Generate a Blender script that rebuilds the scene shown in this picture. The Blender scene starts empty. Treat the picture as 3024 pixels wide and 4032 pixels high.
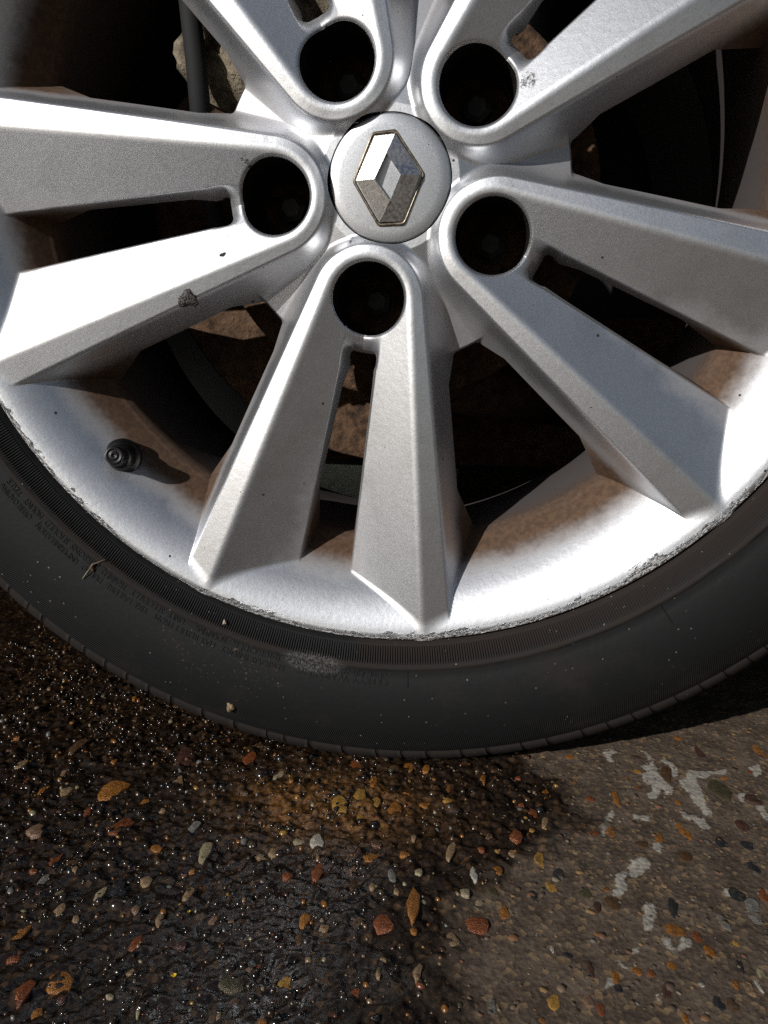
import bpy, math, random
import numpy as np
from mathutils import Matrix, Vector

# ------------------------------------------------------------------ camera, sky, sun, exposure
sc = bpy.context.scene
C = sc.collection
HUB = 0.312                                     # hub height above the ground, metres
cam_d = bpy.data.cameras.new('camera')
cam = bpy.data.objects.new('camera', cam_d); C.objects.link(cam)
CR, CU, CB = (0.99444, 0.10363, 0.01866), (-0.04246, 0.23254, 0.97166), (0.09635, -0.96705, 0.23565)
cam.matrix_world = Matrix(((CR[0], CU[0], CB[0], 0.0401), (CR[1], CU[1], CB[1], -0.3993),
                           (CR[2], CU[2], CB[2], HUB - 0.0689), (0, 0, 0, 1)))
cam_d.sensor_fit = 'VERTICAL'; cam_d.sensor_height = 24.0
cam_d.lens = 24.0 * 3036 / 4032
cam_d.clip_start = 0.01; cam_d.clip_end = 500
cam_d.dof.use_dof = True; cam_d.dof.focus_distance = 0.40; cam_d.dof.aperture_fstop = 22
sc.camera = cam

SUN = Vector((-0.76, -1.0, 0.59)).normalized()  # towards the sun
w = bpy.data.worlds.new('World'); sc.world = w; w.use_nodes = True
wn = w.node_tree.nodes; wn.clear()
sky = wn.new('ShaderNodeTexSky'); sky.sky_type = 'NISHITA'; sky.sun_disc = False
sky.sun_elevation = math.asin(SUN.z); sky.sun_rotation = math.atan2(SUN.x, SUN.y)
bg = wn.new('ShaderNodeBackground'); bg.inputs[1].default_value = 0.05
wo = wn.new('ShaderNodeOutputWorld')
w.node_tree.links.new(sky.outputs[0], bg.inputs[0]); w.node_tree.links.new(bg.outputs[0], wo.inputs[0])
sd = bpy.data.lights.new('sun', 'SUN'); sd.energy = 5.0; sd.angle = math.radians(0.53); sd.color = (1, 0.98, 0.95)
so = bpy.data.objects.new('sun', sd); C.objects.link(so)
so.rotation_euler = (-SUN).to_track_quat('-Z', 'Y').to_euler(); so.location = (-1, -1.5, 1.5)
vs = sc.view_settings; vs.view_transform = 'Standard'; vs.look = 'None'; vs.exposure = -0.6; vs.gamma = 1
vs.use_curve_mapping = False
sc.cycles.use_denoising = False
sc.cycles.max_bounces = 8
sc.cycles.caustics_reflective = False; sc.cycles.caustics_refractive = False
sc.cycles.sample_clamp_indirect = 2.5; sc.cycles.blur_glossy = 1.0

# ------------------------------------------------------------------ helpers
rng = np.random.default_rng(7); random.seed(7)
MM = 0.001

def mesh(name, v, f, smooth=True):
    m = bpy.data.meshes.new(name)
    m.from_pydata([tuple(map(float, p)) for p in v], [], [tuple(map(int, q)) for q in f])
    if smooth: m.polygons.foreach_set('use_smooth', np.ones(len(m.polygons), bool))
    m.update(); return m

def obj(name, me, mat=None, parent=None, **props):
    o = bpy.data.objects.new(name, me); C.objects.link(o)
    if mat is not None and len(me.materials) == 0: me.materials.append(mat)
    if parent is not None: o.parent = parent
    for k, x in props.items(): o[k] = x
    return o

def empty(name, label, cat, loc=(0, 0, 0), rot=(0, 0, 0), **props):
    o = bpy.data.objects.new(name, None); C.objects.link(o)
    o.location = loc; o.rotation_euler = rot; o['label'] = label; o['category'] = cat
    o.empty_display_size = 0.05
    for k, x in props.items(): o[k] = x
    return o

def lathe(prof, n, a0=0.0, a1=2 * math.pi, closed=True):
    """revolve (r, z) points in mm about the wheel axis"""
    k = n if closed else n + 1
    ang = a0 + (a1 - a0) * np.arange(k) / n
    P = np.array(prof, float)
    v = np.stack([np.outer(np.cos(ang), P[:, 0]), np.outer(np.sin(ang), P[:, 0]),
                  np.broadcast_to(P[:, 1], (k, len(P)))], -1).reshape(-1, 3) * MM
    L = len(P); f = []
    for i in range(n):
        j = (i + 1) % k
        for q in range(L - 1):
            f.append((i * L + q, i * L + q + 1, j * L + q + 1, j * L + q))
    return v, f

def box(cx, cy, cz, sx, sy, sz):
    v = [(cx + a * sx / 2, cy + b * sy / 2, cz + c * sz / 2) for a in (-1, 1) for b in (-1, 1) for c in (-1, 1)]
    f = [(0, 1, 3, 2), (4, 6, 7, 5), (0, 4, 5, 1), (2, 3, 7, 6), (0, 2, 6, 4), (1, 5, 7, 3)]
    return v, f

def join(parts):
    V, F, k = [], [], 0
    for v, f in parts:
        V += [tuple(p) for p in v]; F += [tuple(i + k for i in q) for q in f]; k += len(v)
    return V, F

def tube(pts, rad, n=12):
    pts = [Vector(p) for p in pts]; V, F = [], []
    for i, p in enumerate(pts):
        t = (pts[min(i + 1, len(pts) - 1)] - pts[max(i - 1, 0)]).normalized()
        a = t.orthogonal().normalized(); b = t.cross(a)
        r = rad[i] if hasattr(rad, '__len__') else rad
        V += [tuple(p + a * r * math.cos(2 * math.pi * k / n) + b * r * math.sin(2 * math.pi * k / n)) for k in range(n)]
    for i in range(len(pts) - 1):
        for k in range(n):
            F.append((i * n + k, i * n + (k + 1) % n, (i + 1) * n + (k + 1) % n, (i + 1) * n + k))
    F.append(tuple(range(n - 1, -1, -1))); F.append(tuple((len(pts) - 1) * n + k for k in range(n)))
    return V, F

_tab = rng.random((256, 256))
def vnoise(x, y):
    """smooth value noise in 0..1 on a unit lattice"""
    xi = np.floor(x).astype(int); yi = np.floor(y).astype(int)
    fx = x - xi; fy = y - yi; fx = fx * fx * (3 - 2 * fx); fy = fy * fy * (3 - 2 * fy)
    g = lambda a, b: _tab[a & 255, b & 255]
    return (g(xi, yi) * (1 - fx) + g(xi + 1, yi) * fx) * (1 - fy) + (g(xi, yi + 1) * (1 - fx) + g(xi + 1, yi + 1) * fx) * fy

# ------------------------------------------------------------------ node helper
class NT:
    def __init__(s, name):
        s.m = bpy.data.materials.new(name); s.m.use_nodes = True
        s.t = s.m.node_tree; s.t.nodes.clear()
        s.out = s.t.nodes.new('ShaderNodeOutputMaterial')
        s.p = s.t.nodes.new('ShaderNodeBsdfPrincipled'); s.t.links.new(s.p.outputs[0], s.out.inputs[0])
    def n(s, kind, **kw):
        o = s.t.nodes.new('ShaderNode' + kind)
        for k, x in kw.items(): setattr(o, k, x)
        return o
    def put(s, sock, x):
        if hasattr(x, 'links'): s.t.links.new(x, sock)
        elif isinstance(x, (tuple, list)):
            sock.default_value = tuple(x) + (1,) if len(x) == 3 and len(sock.default_value) == 4 else x
        else: sock.default_value = x
    def math(s, op, a, b=0.0, c=None, clamp=False):
        o = s.n('Math', operation=op, use_clamp=clamp); s.put(o.inputs[0], a); s.put(o.inputs[1], b)
        if c is not None: s.put(o.inputs[2], c)
        return o.outputs[0]
    def ramp(s, x, a, b, lo=0.0, hi=1.0):
        o = s.n('MapRange', interpolation_type='SMOOTHSTEP'); s.put(o.inputs[0], x)
        o.inputs[1].default_value = a; o.inputs[2].default_value = b
        o.inputs[3].default_value = lo; o.inputs[4].default_value = hi
        return o.outputs[0]
    def mix(s, f, a, b):
        o = s.n('Mix', data_type='RGBA'); s.put(o.inputs[0], f); s.put(o.inputs[6], a); s.put(o.inputs[7], b)
        return o.outputs[2]
    def mixf(s, f, a, b):
        o = s.n('Mix', data_type='FLOAT'); s.put(o.inputs[0], f); s.put(o.inputs[2], a); s.put(o.inputs[3], b)
        return o.outputs[0]
    def noise(s, vec, scale, detail=2.0, rough=0.5):
        o = s.n('TexNoise'); s.put(o.inputs['Vector'], vec); o.inputs['Scale'].default_value = scale
        o.inputs['Detail'].default_value = detail; o.inputs['Roughness'].default_value = rough
        return o.outputs[0]
    def voro(s, vec, scale, feature='F1', rnd=1.0):
        o = s.n('TexVoronoi', feature=feature); s.put(o.inputs['Vector'], vec)
        o.inputs['Scale'].default_value = scale; o.inputs['Randomness'].default_value = rnd
        return o
    def coord(s, ref=None):
        o = s.n('TexCoord')
        if ref is not None: o.object = ref
        return o.outputs['Object']
    def sep(s, vec):
        o = s.n('SeparateXYZ'); s.put(o.inputs[0], vec); return o.outputs
    def comb(s, x, y, z):
        o = s.n('CombineXYZ'); s.put(o.inputs[0], x); s.put(o.inputs[1], y); s.put(o.inputs[2], z); return o.outputs[0]
    def attr(s, name):
        return s.n('Attribute', attribute_name=name).outputs['Fac']
    def bump(s, h, strength, dist, normal=None):
        o = s.n('Bump'); o.inputs['Strength'].default_value = strength; o.inputs['Distance'].default_value = dist
        s.put(o.inputs['Height'], h)
        if normal is not None: s.put(o.inputs['Normal'], normal)
        return o.outputs[0]
    def set(s, **kw):
        for k, x in kw.items(): s.put(s.p.inputs[k.replace('_', ' ')], x)
        return s.m

def plain(name, col, rough=0.6, metal=0.0, nscale=0, namp=0.35, bump=0.0):
    t = NT(name); c = t.coord()
    if nscale:
        nz = t.noise(c, nscale, 4)
        k = t.ramp(nz, 0.3, 0.7)
        base = t.mix(k, tuple(x * (1 - namp) for x in col), tuple(min(1, x * (1 + namp)) for x in col))
        if bump: t.put(t.p.inputs['Normal'], t.bump(nz, 1.0, bump))
        return t.set(Base_Color=base, Roughness=rough, Metallic=metal)
    return t.set(Base_Color=col, Roughness=rough, Metallic=metal)

# ------------------------------------------------------------------ the wheel's frame: x right, y up, z towards the viewer
wheel = empty('car_wheel', 'silver five double spoke alloy car wheel with black low profile tyre on speckled concrete',
              'wheel', (0, 0, HUB), (math.pi / 2, 0, 0))

# ------------------------------------------------------------------ materials
def silver_paint():
    t = NT('silver_paint'); c = t.coord(wheel); x, y, z = t.sep(c)
    r = t.math('SQRT', t.math('ADD', t.math('MULTIPLY', x, x), t.math('MULTIPLY', y, y)))
    ang = t.math('ARCTAN2', y, x)
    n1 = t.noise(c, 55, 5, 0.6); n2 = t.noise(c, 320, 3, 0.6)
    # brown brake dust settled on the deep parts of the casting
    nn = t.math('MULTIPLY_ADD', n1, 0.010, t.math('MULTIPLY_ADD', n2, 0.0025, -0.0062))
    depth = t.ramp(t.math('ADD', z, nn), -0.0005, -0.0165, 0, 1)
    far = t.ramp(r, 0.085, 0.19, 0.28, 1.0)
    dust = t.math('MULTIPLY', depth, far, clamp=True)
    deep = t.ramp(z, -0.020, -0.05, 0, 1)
    # dark specks of tar and grit
    v = t.voro(c, 95); rc = t.sep(v.outputs['Color'])
    size = t.math('MULTIPLY', t.ramp(rc[0], 0.55, 1.0, 0.0, 0.075), 1.0)
    speck = t.math('LESS_THAN', v.outputs['Distance'], size)
    v2 = t.voro(c, 260); rc2 = t.sep(v2.outputs['Color'])
    speck2 = t.math('LESS_THAN', v2.outputs['Distance'], t.ramp(rc2[1], 0.72, 1.0, 0.0, 0.11))
    speck = t.math('MAXIMUM', speck, t.math('MULTIPLY', speck2, 0.7))
    # kerb rash: torn bare metal along the outer lip in the lower half
    pol = t.comb(t.math('ADD', t.math('MULTIPLY', ang, 0.235), t.math('MULTIPLY', r, 1.1)), t.math('MULTIPLY', r, 2.2), 0.0)
    rn = t.noise(pol, 95, 6, 0.72); big = t.noise(t.comb(ang, 0.0, 0.0), 2.6, 2)
    edge = t.math('ADD', r, t.math('MULTIPLY', t.math('SUBTRACT', rn, 0.5), 0.020))
    edge = t.math('ADD', edge, t.math('MULTIPLY', t.math('SUBTRACT', big, 0.48), 0.014))
    low = t.ramp(y, -0.06, -0.12, 0, 1)
    rash = t.math('MULTIPLY', t.ramp(edge, 0.2328, 0.2342, 0, 1), low)
    st = t.noise(pol, 420, 4, 0.7)
    flake = t.noise(c, 2600, 1)
    base = t.mix(t.ramp(flake, 0.35, 0.65), (0.66, 0.67, 0.695), (0.79, 0.80, 0.825))
    base = t.mix(t.math('MULTIPLY', t.ramp(n1, 0.45, 0.75), 0.25), base, (0.45, 0.43, 0.41))
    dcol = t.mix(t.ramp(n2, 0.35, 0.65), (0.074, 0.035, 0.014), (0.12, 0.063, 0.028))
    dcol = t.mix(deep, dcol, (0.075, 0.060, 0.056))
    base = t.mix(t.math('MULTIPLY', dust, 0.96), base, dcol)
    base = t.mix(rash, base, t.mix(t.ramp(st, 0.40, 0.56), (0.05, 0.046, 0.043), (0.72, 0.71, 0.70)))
    # grease rubbed round the bolt holes
    ng = t.noise(c, 620, 5, 0.72)
    for (gx_, gy_, gr_) in ((-70.8, 6.5, 7), (63.6, 41.8, 8), (-18.9, -30.1, 3), (-23.2, -74.5, 4), (-31.6, 39.6, 4)):
        dx, dy = t.math('SUBTRACT', x, gx_ * MM), t.math('SUBTRACT', y, gy_ * MM)
        dd = t.math('SQRT', t.math('ADD', t.math('MULTIPLY', dx, dx), t.math('MULTIPLY', dy, dy)))
        g = t.math('MULTIPLY', t.ramp(dd, gr_ * MM, gr_ * 0.3 * MM), 0.36)
        speck = t.math('MAXIMUM', speck, t.math('MULTIPLY', t.ramp(t.math('ADD', ng, t.math('SUBTRACT', g, 0.36)), 0.42, 0.62), t.ramp(dd, gr_ * MM, gr_ * 0.6 * MM)))
    base = t.mix(speck, base, (0.03, 0.024, 0.02))
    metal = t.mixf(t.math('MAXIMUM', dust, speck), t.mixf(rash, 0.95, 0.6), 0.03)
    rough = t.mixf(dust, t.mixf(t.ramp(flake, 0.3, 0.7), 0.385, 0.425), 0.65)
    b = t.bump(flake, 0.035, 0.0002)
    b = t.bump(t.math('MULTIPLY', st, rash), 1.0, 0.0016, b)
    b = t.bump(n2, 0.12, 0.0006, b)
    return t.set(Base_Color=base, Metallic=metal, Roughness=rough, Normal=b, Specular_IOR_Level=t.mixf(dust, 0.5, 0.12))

def tyre_rubber():
    t = NT('tyre_rubber'); c = t.coord(wheel); x, y, z = t.sep(c)
    r = t.math('SQRT', t.math('ADD', t.math('MULTIPLY', x, x), t.math('MULTIPLY', y, y)))
    ang = t.math('ARCTAN2', y, x)
    n1 = t.noise(c, 22, 5, 0.6); n2 = t.noise(c, 240, 4, 0.65)
    pol = t.comb(t.math('MULTIPLY', ang, 0.28), t.math('MULTIPLY', r, 6.0), 0.0)
    n3 = t.noise(pol, 40, 5, 0.6)
    dust = t.math('MULTIPLY', t.ramp(t.math('ADD', n1, t.math('MULTIPLY', n2, 0.25)), 0.62, 0.90), 0.6)
    ring = t.math('MULTIPLY', t.math('MULTIPLY', t.ramp(r, 0.2445, 0.2485), t.ramp(r, 0.2535, 0.2495)), t.ramp(n3, 0.3, 0.6))
    shoulder = t.math('MULTIPLY', t.ramp(r, 0.3015, 0.306), 0.6)
    bead = t.math('MULTIPLY', t.ramp(r, 0.2475, 0.2445), t.ramp(ang, -1.66, -1.58))
    grime = t.math('MAXIMUM', t.math('MAXIMUM', dust, ring), t.math('MAXIMUM', shoulder, bead))
    v = t.voro(c, 330); rc = t.sep(v.outputs['Color'])
    speck = t.math('LESS_THAN', v.outputs['Distance'], t.ramp(rc[0], 0.60, 1.0, 0.0, 0.17))
    v2 = t.voro(c, 120); rc2 = t.sep(v2.outputs['Color'])
    speck2 = t.math('LESS_THAN', v2.outputs['Distance'], t.ramp(rc2[1], 0.80, 1.0, 0.0, 0.07))
    sp = t.math('MULTIPLY', t.math('MAXIMUM', speck, speck2), t.ramp(t.noise(c, 38, 3), 0.42, 0.62))
    hatch = t.math('SINE', t.math('ADD', t.math('MULTIPLY', ang, 1700.0), t.math('MULTIPLY', r, 1900.0)))
    hz = t.math('MULTIPLY', t.ramp(r, 0.287, 0.292), t.ramp(r, 0.3035, 0.3025))
    hz = t.math('MULTIPLY', hz, t.ramp(n1, 0.35, 0.5))
    base = t.mix(grime, (0.0115, 0.0119, 0.0122), (0.027, 0.021, 0.0185))
    # pale chafed patch and crumbs where the kerb tore the sidewall
    ta, tr = t.math('MULTIPLY', t.math('ADD', ang, 1.712), 0.25), t.math('SUBTRACT', r, 0.2515)
    el = t.math('ADD', t.math('POWER', t.math('ABSOLUTE', t.math('DIVIDE', ta, 0.020)), 2.0), t.math('POWER', t.math('ABSOLUTE', t.math('DIVIDE', tr, 0.0065)), 2.0))
    chafe = t.math('MULTIPLY', t.ramp(el, 1.0, 0.25), t.ramp(t.noise(c, 700, 4, 0.7), 0.36, 0.66))
    ta2, tr2 = t.math('MULTIPLY', t.math('ADD', ang, 1.90), 0.26), t.math('SUBTRACT', r, 0.266)
    el2 = t.math('ADD', t.math('POWER', t.math('ABSOLUTE', t.math('DIVIDE', ta2, 0.040)), 2.0), t.math('POWER', t.math('ABSOLUTE', t.math('DIVIDE', tr2, 0.022)), 2.0))
    crumb = t.math('MULTIPLY', t.ramp(el2, 1.0, 0.3), t.ramp(t.noise(c, 420, 5, 0.75), 0.60, 0.66))
    base = t.mix(t.math('MULTIPLY', chafe, 0.8), base, (0.13, 0.125, 0.12))
    base = t.mix(t.math('MULTIPLY', crumb, 0.7), base, (0.17, 0.125, 0.09))
    base = t.mix(t.math('MULTIPLY', sp, 0.8), base, (0.24, 0.22, 0.19))
    b = t.bump(t.math('ADD', n2, t.math('MULTIPLY', t.math('ADD', chafe, crumb), 0.8)), 0.35, 0.0006)
    b = t.bump(t.math('MULTIPLY', hatch, hz), 0.55, 0.0003, b)
    return t.set(Base_Color=base, Roughness=t.mixf(grime, 0.62, 0.9), Specular_IOR_Level=0.22, Normal=b)

SILVER = silver_paint()
RUBBER = tyre_rubber()
BLACK = plain('black_plastic', (0.012, 0.012, 0.013), 0.5)
GRIME = plain('greasy_black_grime', (0.018, 0.015, 0.013), 0.4, 0.0, 700, 0.6, 0.0015)
VALVE = plain('valve_rubber', (0.005, 0.005, 0.0055), 0.4, 0.0, 300, 0.3)
STEEL = plain('dirty_bolt_steel', (0.02, 0.018, 0.016), 0.55, 0.3, 200, 0.4)
TAR = plain('dark_tar', (0.035, 0.026, 0.022), 0.28, 0.0, 900, 0.7, 0.0012)

def rust_mat():
    t = NT('rusty_iron'); c = t.coord()
    n1 = t.noise(c, 130, 6, 0.65); v = t.voro(c, 210); rc = t.sep(v.outputs['Color'])
    base = t.mix(t.ramp(n1, 0.3, 0.7), (0.028, 0.013, 0.006), (0.17, 0.092, 0.047))
    n4 = t.noise(c, 48, 4, 0.6)
    base = t.mix(t.math('MULTIPLY', t.ramp(n4, 0.5, 0.7), 0.5), base, (0.17, 0.105, 0.06))
    h = t.math('ADD', n1, t.math('MULTIPLY', t.noise(c, 420, 4, 0.7), 0.5))
    return t.set(Base_Color=base, Roughness=0.85, Normal=t.bump(h, 0.9, 0.003))
RUST = rust_mat()

def dirt_mat():
    t = NT('dried_pale_dirt'); c = t.coord()
    n1 = t.noise(c, 75, 6, 0.7)
    base = t.mix(t.ramp(n1, 0.3, 0.7), (0.035, 0.022, 0.014), (0.36, 0.30, 0.21))
    return t.set(Base_Color=base, Roughness=0.85, Normal=t.bump(n1, 1.0, 0.006))
DIRT = dirt_mat()

def cap_paint():
    t = NT('cap_paint'); c = t.coord(wheel)
    f = t.noise(c, 2600, 1); n = t.noise(c, 150, 3)
    base = t.mix(t.ramp(f, 0.35, 0.65), (0.48, 0.49, 0.51), (0.66, 0.67, 0.69))
    v = t.voro(c, 260); rc = t.sep(v.outputs['Color'])
    sp = t.math('LESS_THAN', v.outputs['Distance'], t.ramp(rc[1], 0.78, 1.0, 0.0, 0.09))
    base = t.mix(t.math('MULTIPLY', sp, 0.8), base, (0.05, 0.04, 0.035))
    return t.set(Base_Color=base, Metallic=0.88, Roughness=t.mixf(f, 0.34, 0.42), Normal=t.bump(f, 0.10, 0.0002))
CAPM = cap_paint()

def chrome_mat():
    t = NT('weathered_chrome'); c = t.coord(wheel)
    n = t.noise(c, 700, 5, 0.7); n2 = t.noise(c, 90, 3)
    d = t.math('MULTIPLY', t.ramp(t.math('ADD', n, t.math('MULTIPLY', n2, 0.4)), 0.5, 1.0), 0.6)
    base = t.mix(d, (0.70, 0.70, 0.71), (0.30, 0.25, 0.19))
    return t.set(Base_Color=base, Metallic=t.mixf(d, 1.0, 0.5), Roughness=t.mixf(d, 0.14, 0.5), Normal=t.bump(n, 0.12, 0.0005))
CHROME = chrome_mat()
EMFRAME = plain('tarnished_frame', (0.28, 0.235, 0.18), 0.35, 0.85, 400, 0.45)

# ------------------------------------------------------------------ the cast face of the wheel, in mm, spoke axis along +u
UC = 59.0; SL = 0.285; NRM = math.sqrt(1 + SL * SL); RO = (SL * UC + 12.5) / NRM
def smin(a, b, k):
    h = np.clip(0.5 + 0.5 * (b - a) / k, 0, 1); return b + (a - b) * h - k * h * (1 - h)
def smax(a, b, k): return -smin(-a, -b, k)
FR = np.array([150, 186.5, 188.5, 191, 198, 207, 215, 222, 227, 230.5, 232.5, 234.3, 235.6, 236.2])
FZ = np.array([-99, -50, -27.6, -24.0, -14.8, -5.2, 1.5, 5.9, 8.3, 9.5, 9.9, 9.6, 8.2, 5.0])
def spline(xs, ys):
    # monotone cubic through the points
    h = np.diff(xs); d = np.diff(ys) / h; m = np.zeros(len(xs))
    m[1:-1] = np.where(d[:-1] * d[1:] > 0, 2 * d[:-1] * d[1:] / (d[:-1] + d[1:]), 0); m[0] = d[0]; m[-1] = d[-1]
    def g(x):
        i = np.clip(np.searchsorted(xs, x) - 1, 0, len(h) - 1); t = (x - xs[i]) / h[i]
        return ((2*t**3-3*t**2+1)*ys[i] + (t**3-2*t**2+t)*h[i]*m[i] + (-2*t**3+3*t**2)*ys[i+1] + (t**3-t**2)*h[i]*m[i+1])
    return g
flange = spline(FR, FZ)
def spoke_z(u, v):
    va = np.sqrt(v * v + 1e-6); r = np.hypot(u, v)
    qx, qy = u - UC, va
    along = (qx + SL * qy) / NRM
    d = np.where(along < 0, RO - np.hypot(qx, qy), RO - (-SL * qx + qy) / NRM)
    wb = 0.05 * np.clip(u, 30, 240) + 4.3
    ze = 4.6 + 1.6 * np.clip((r - 60) / 175, 0, 1) + 1.6 * np.sin(np.pi * np.clip((r - 40) / 190, 0, 1))
    sb = 0.20; si = 0.46
    L1 = ze + 2.3 * d; L2 = ze + sb * d; L3 = ze + sb * wb - si * (d - wb)
    z = smin(smin(L2, L3, 1.5), L1, 2.6)
    # the slot between the two legs
    vs_ = 8.4 + 0.048 * (u - 80)
    hole = np.hypot(u - 57.15, v)
    ds = smin(vs_ - va, hole - 26.5, 3.0)
    z = z - 7.0 * smax(ds, np.full_like(ds, 0.0), 0.9) * (u > 60)
    # the low rounded web between the hole and the slot
    web = np.clip((vs_ + 1.5 - va) / 6.0, 0, 1); web = web * web * (3 - 2 * web) * (u > 62) * np.clip((36 - hole) / 8, 0, 1)
    z = z - web * (0.8 + 0.13 * np.clip(hole - 19.0, 0, None) ** 2)
    # softened rim of the bolt hole
    e = np.clip(1.6 - (hole - 18.0), 0, 1.6); z = z - e * e * 0.42
    return z
def hub_z(r): return -0.55 - 0.32 * np.clip(r - 34, 0, None) - 3.2 * np.clip(r - 88.5, 0, None)
def face_z(u, v):
    r = np.hypot(u, v)
    a, b, c = spoke_z(u, v), hub_z(r), flange(np.clip(r, 150, 236.2))
    hole = np.hypot(u - 57.15, v)
    z = smax(smax(a, b, 8.0), c, 1.8)
    return z, a, b, c
def cut_z(r): return -13.0 - 17.0 * np.clip((r - 160) / 26, 0, 1) - 7.5 * np.clip((104 - r) / 12, 0, 1)

def build_face():
    NT_, RS = 420, np.concatenate([np.linspace(30.15, 100, 105), np.linspace(100.7, 226, 180), np.linspace(226.5, 236.2, 26)])
    th = np.radians(np.linspace(-36, 36, NT_ + 1))
    T, R = np.meshgrid(th, RS); U = R * np.cos(T); V = R * np.sin(T)
    Z, A, B, Cc = face_z(U, V)
    hole = np.hypot(U - 57.15, V) - 18.0
    F = np.minimum(Z - cut_z(R), hole)
    nr, nt = U.shape
    idx = {}; P = []
    cats = {0: [], 1: [], 2: []}
    def vert(key, u, v):
        if key not in idx: idx[key] = len(P); P.append((u, v))
        return idx[key]
    dom = np.argmax(np.stack([A, B, Cc]), 0)
    for i in range(nr - 1):
        for j in range(nt - 1):
            q = ((i, j), (i + 1, j), (i + 1, j + 1), (i, j + 1))
            fs = [F[a] for a in q]
            if max(fs) <= 0: continue
            poly = []
            for k in range(4):
                a, b = q[k], q[(k + 1) % 4]; fa, fb = fs[k], fs[(k + 1) % 4]
                if fa > 0: poly.append(vert(a, U[a], V[a]))
                if (fa > 0) != (fb > 0):
                    s = fa / (fa - fb); key = (min(a, b), max(a, b))
                    poly.append(vert(key, U[a] + s * (U[b] - U[a]), V[a] + s * (V[b] - V[a])))
            if len(poly) >= 3: cats[1 if R[i, j] < 33.2 else int(dom[i, j])].append(poly)
    P = np.array(P)
    z = face_z(P[:, 0], P[:, 1])[0]
    e = 0.12
    gx = (face_z(P[:, 0] + e, P[:, 1])[0] - face_z(P[:, 0] - e, P[:, 1])[0]) / (2 * e)
    gy = (face_z(P[:, 0], P[:, 1] + e)[0] - face_z(P[:, 0], P[:, 1] - e)[0]) / (2 * e)
    N = np.stack([-gx, -gy, np.ones_like(gx)], -1); N /= np.linalg.norm(N, axis=1)[:, None]
    return np.column_stack([P, z]), N, cats

FV, FN, FC = build_face()
def sub(faces, skirt=0.0, share=False):
    """faces of one region with their vertices; free edges dropped back by skirt mm"""
    used = {}; V, N, F = [], [], []
    for f in faces:
        g = []
        for i in f:
            if i not in used: used[i] = len(V); V.append(FV[i]); N.append(FN[i])
            g.append(used[i])
        F.append(g)
    if skirt:
        cnt = {}
        for f in F:
            for a, b in zip(f, f[1:] + f[:1]): cnt[(a, b)] = 1
        new = {}
        for (a, b) in [k for k in cnt if (k[1], k[0]) not in cnt]:
            pa, pb = V[a], V[b]
            mid = (pa + pb) / 2; rr = math.hypot(mid[0], mid[1]); an = abs(math.degrees(math.atan2(mid[1], mid[0])))
            low = mid[2] < cut_z(np.array(rr)) + 2.0
            if not low: continue
            g = []
            for i in (a, b):
                if i not in new:
                    h = np.array(N[i]); h[2] = 0; L = np.linalg.norm(h); h = h / L if L > 1e-6 else h
                    if share: new[i] = (i, len(V))
                    else:
                        new[i] = (len(V), len(V) + 1); V.append(V[i].copy()); N.append(h)
                    V.append(V[i] + np.array([0, 0, -skirt]) - h * 1.5); N.append(h)
                g.append(new[i])
            F.append([g[1][0], g[0][0], g[0][1], g[1][1]])
    return np.array(V), np.array(N), F
def face_mesh(name, V, N, F):
    m = mesh(name, V * MM, F)
    m.normals_split_custom_set_from_vertices([tuple(n) for n in N])
    return m
def rot5(V, N, F, phases):
    VV, NN, FF, seam = [], [], [], {}
    onseam = np.abs(np.abs(np.degrees(np.arctan2(V[:, 1], V[:, 0]))) - 36) < 1e-3
    for ph in phases:
        c, s = math.cos(ph), math.sin(ph); M = np.array([[c, -s, 0], [s, c, 0], [0, 0, 1]])
        v, n = V @ M.T, N @ M.T; ids = []
        for i in range(len(V)):
            if onseam[i]:
                key = tuple(np.round(v[i], 2)) + tuple(np.round(n[i], 1))
                if key in seam: ids.append(seam[key]); continue
                seam[key] = len(VV)
            ids.append(len(VV)); VV.append(v[i]); NN.append(n[i])
        FF += [[ids[i] for i in f] for f in F]
    return np.array(VV), np.array(NN), FF
PH = [math.radians(-99.3 + 72 * k) for k in range(5)]

rim = obj('rim', face_mesh('rim', *rot5(*sub(FC[2]), PH)), SILVER, wheel)
barrel_prof = [(188.7, -27.2), (187.6, -29), (187.0, -34), (186.0, -60), (187, -90), (192, -120), (197, -150), (203, -178), (206, -186),
               (213, -189), (222, -192), (225, -190), (224, -186), (216, -182), (210, -176), (206, -150), (200, -120),
               (196, -90), (196, -60), (200, -35), (214, -12), (226, 0), (233, 3), (236.1, 5.2)]
bv, bf = lathe(barrel_prof, 256)
obj('barrel', mesh('barrel', bv, bf), SILVER, rim)
def largest(V, N, F):
    par = list(range(len(V)))
    def find(i):
        while par[i] != i: par[i] = par[par[i]]; i = par[i]
        return i
    for f in F:
        a = find(f[0])
        for i in f[1:]: par[find(i)] = a
    roots = [find(f[0]) for f in F]; top = max(set(roots), key=roots.count)
    F = [f for f, r in zip(F, roots) if r == top]; keep = sorted({i for f in F for i in f}); ren = {i: k for k, i in enumerate(keep)}
    return V[keep], N[keep], [[ren[i] for i in f] for f in F]
hub = obj('hub', face_mesh('hub', *largest(*rot5(*sub(FC[1], 8, True), PH))), SILVER, wheel)
spoke_me = face_mesh('double_spoke', *sub(FC[0], 4))
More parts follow.
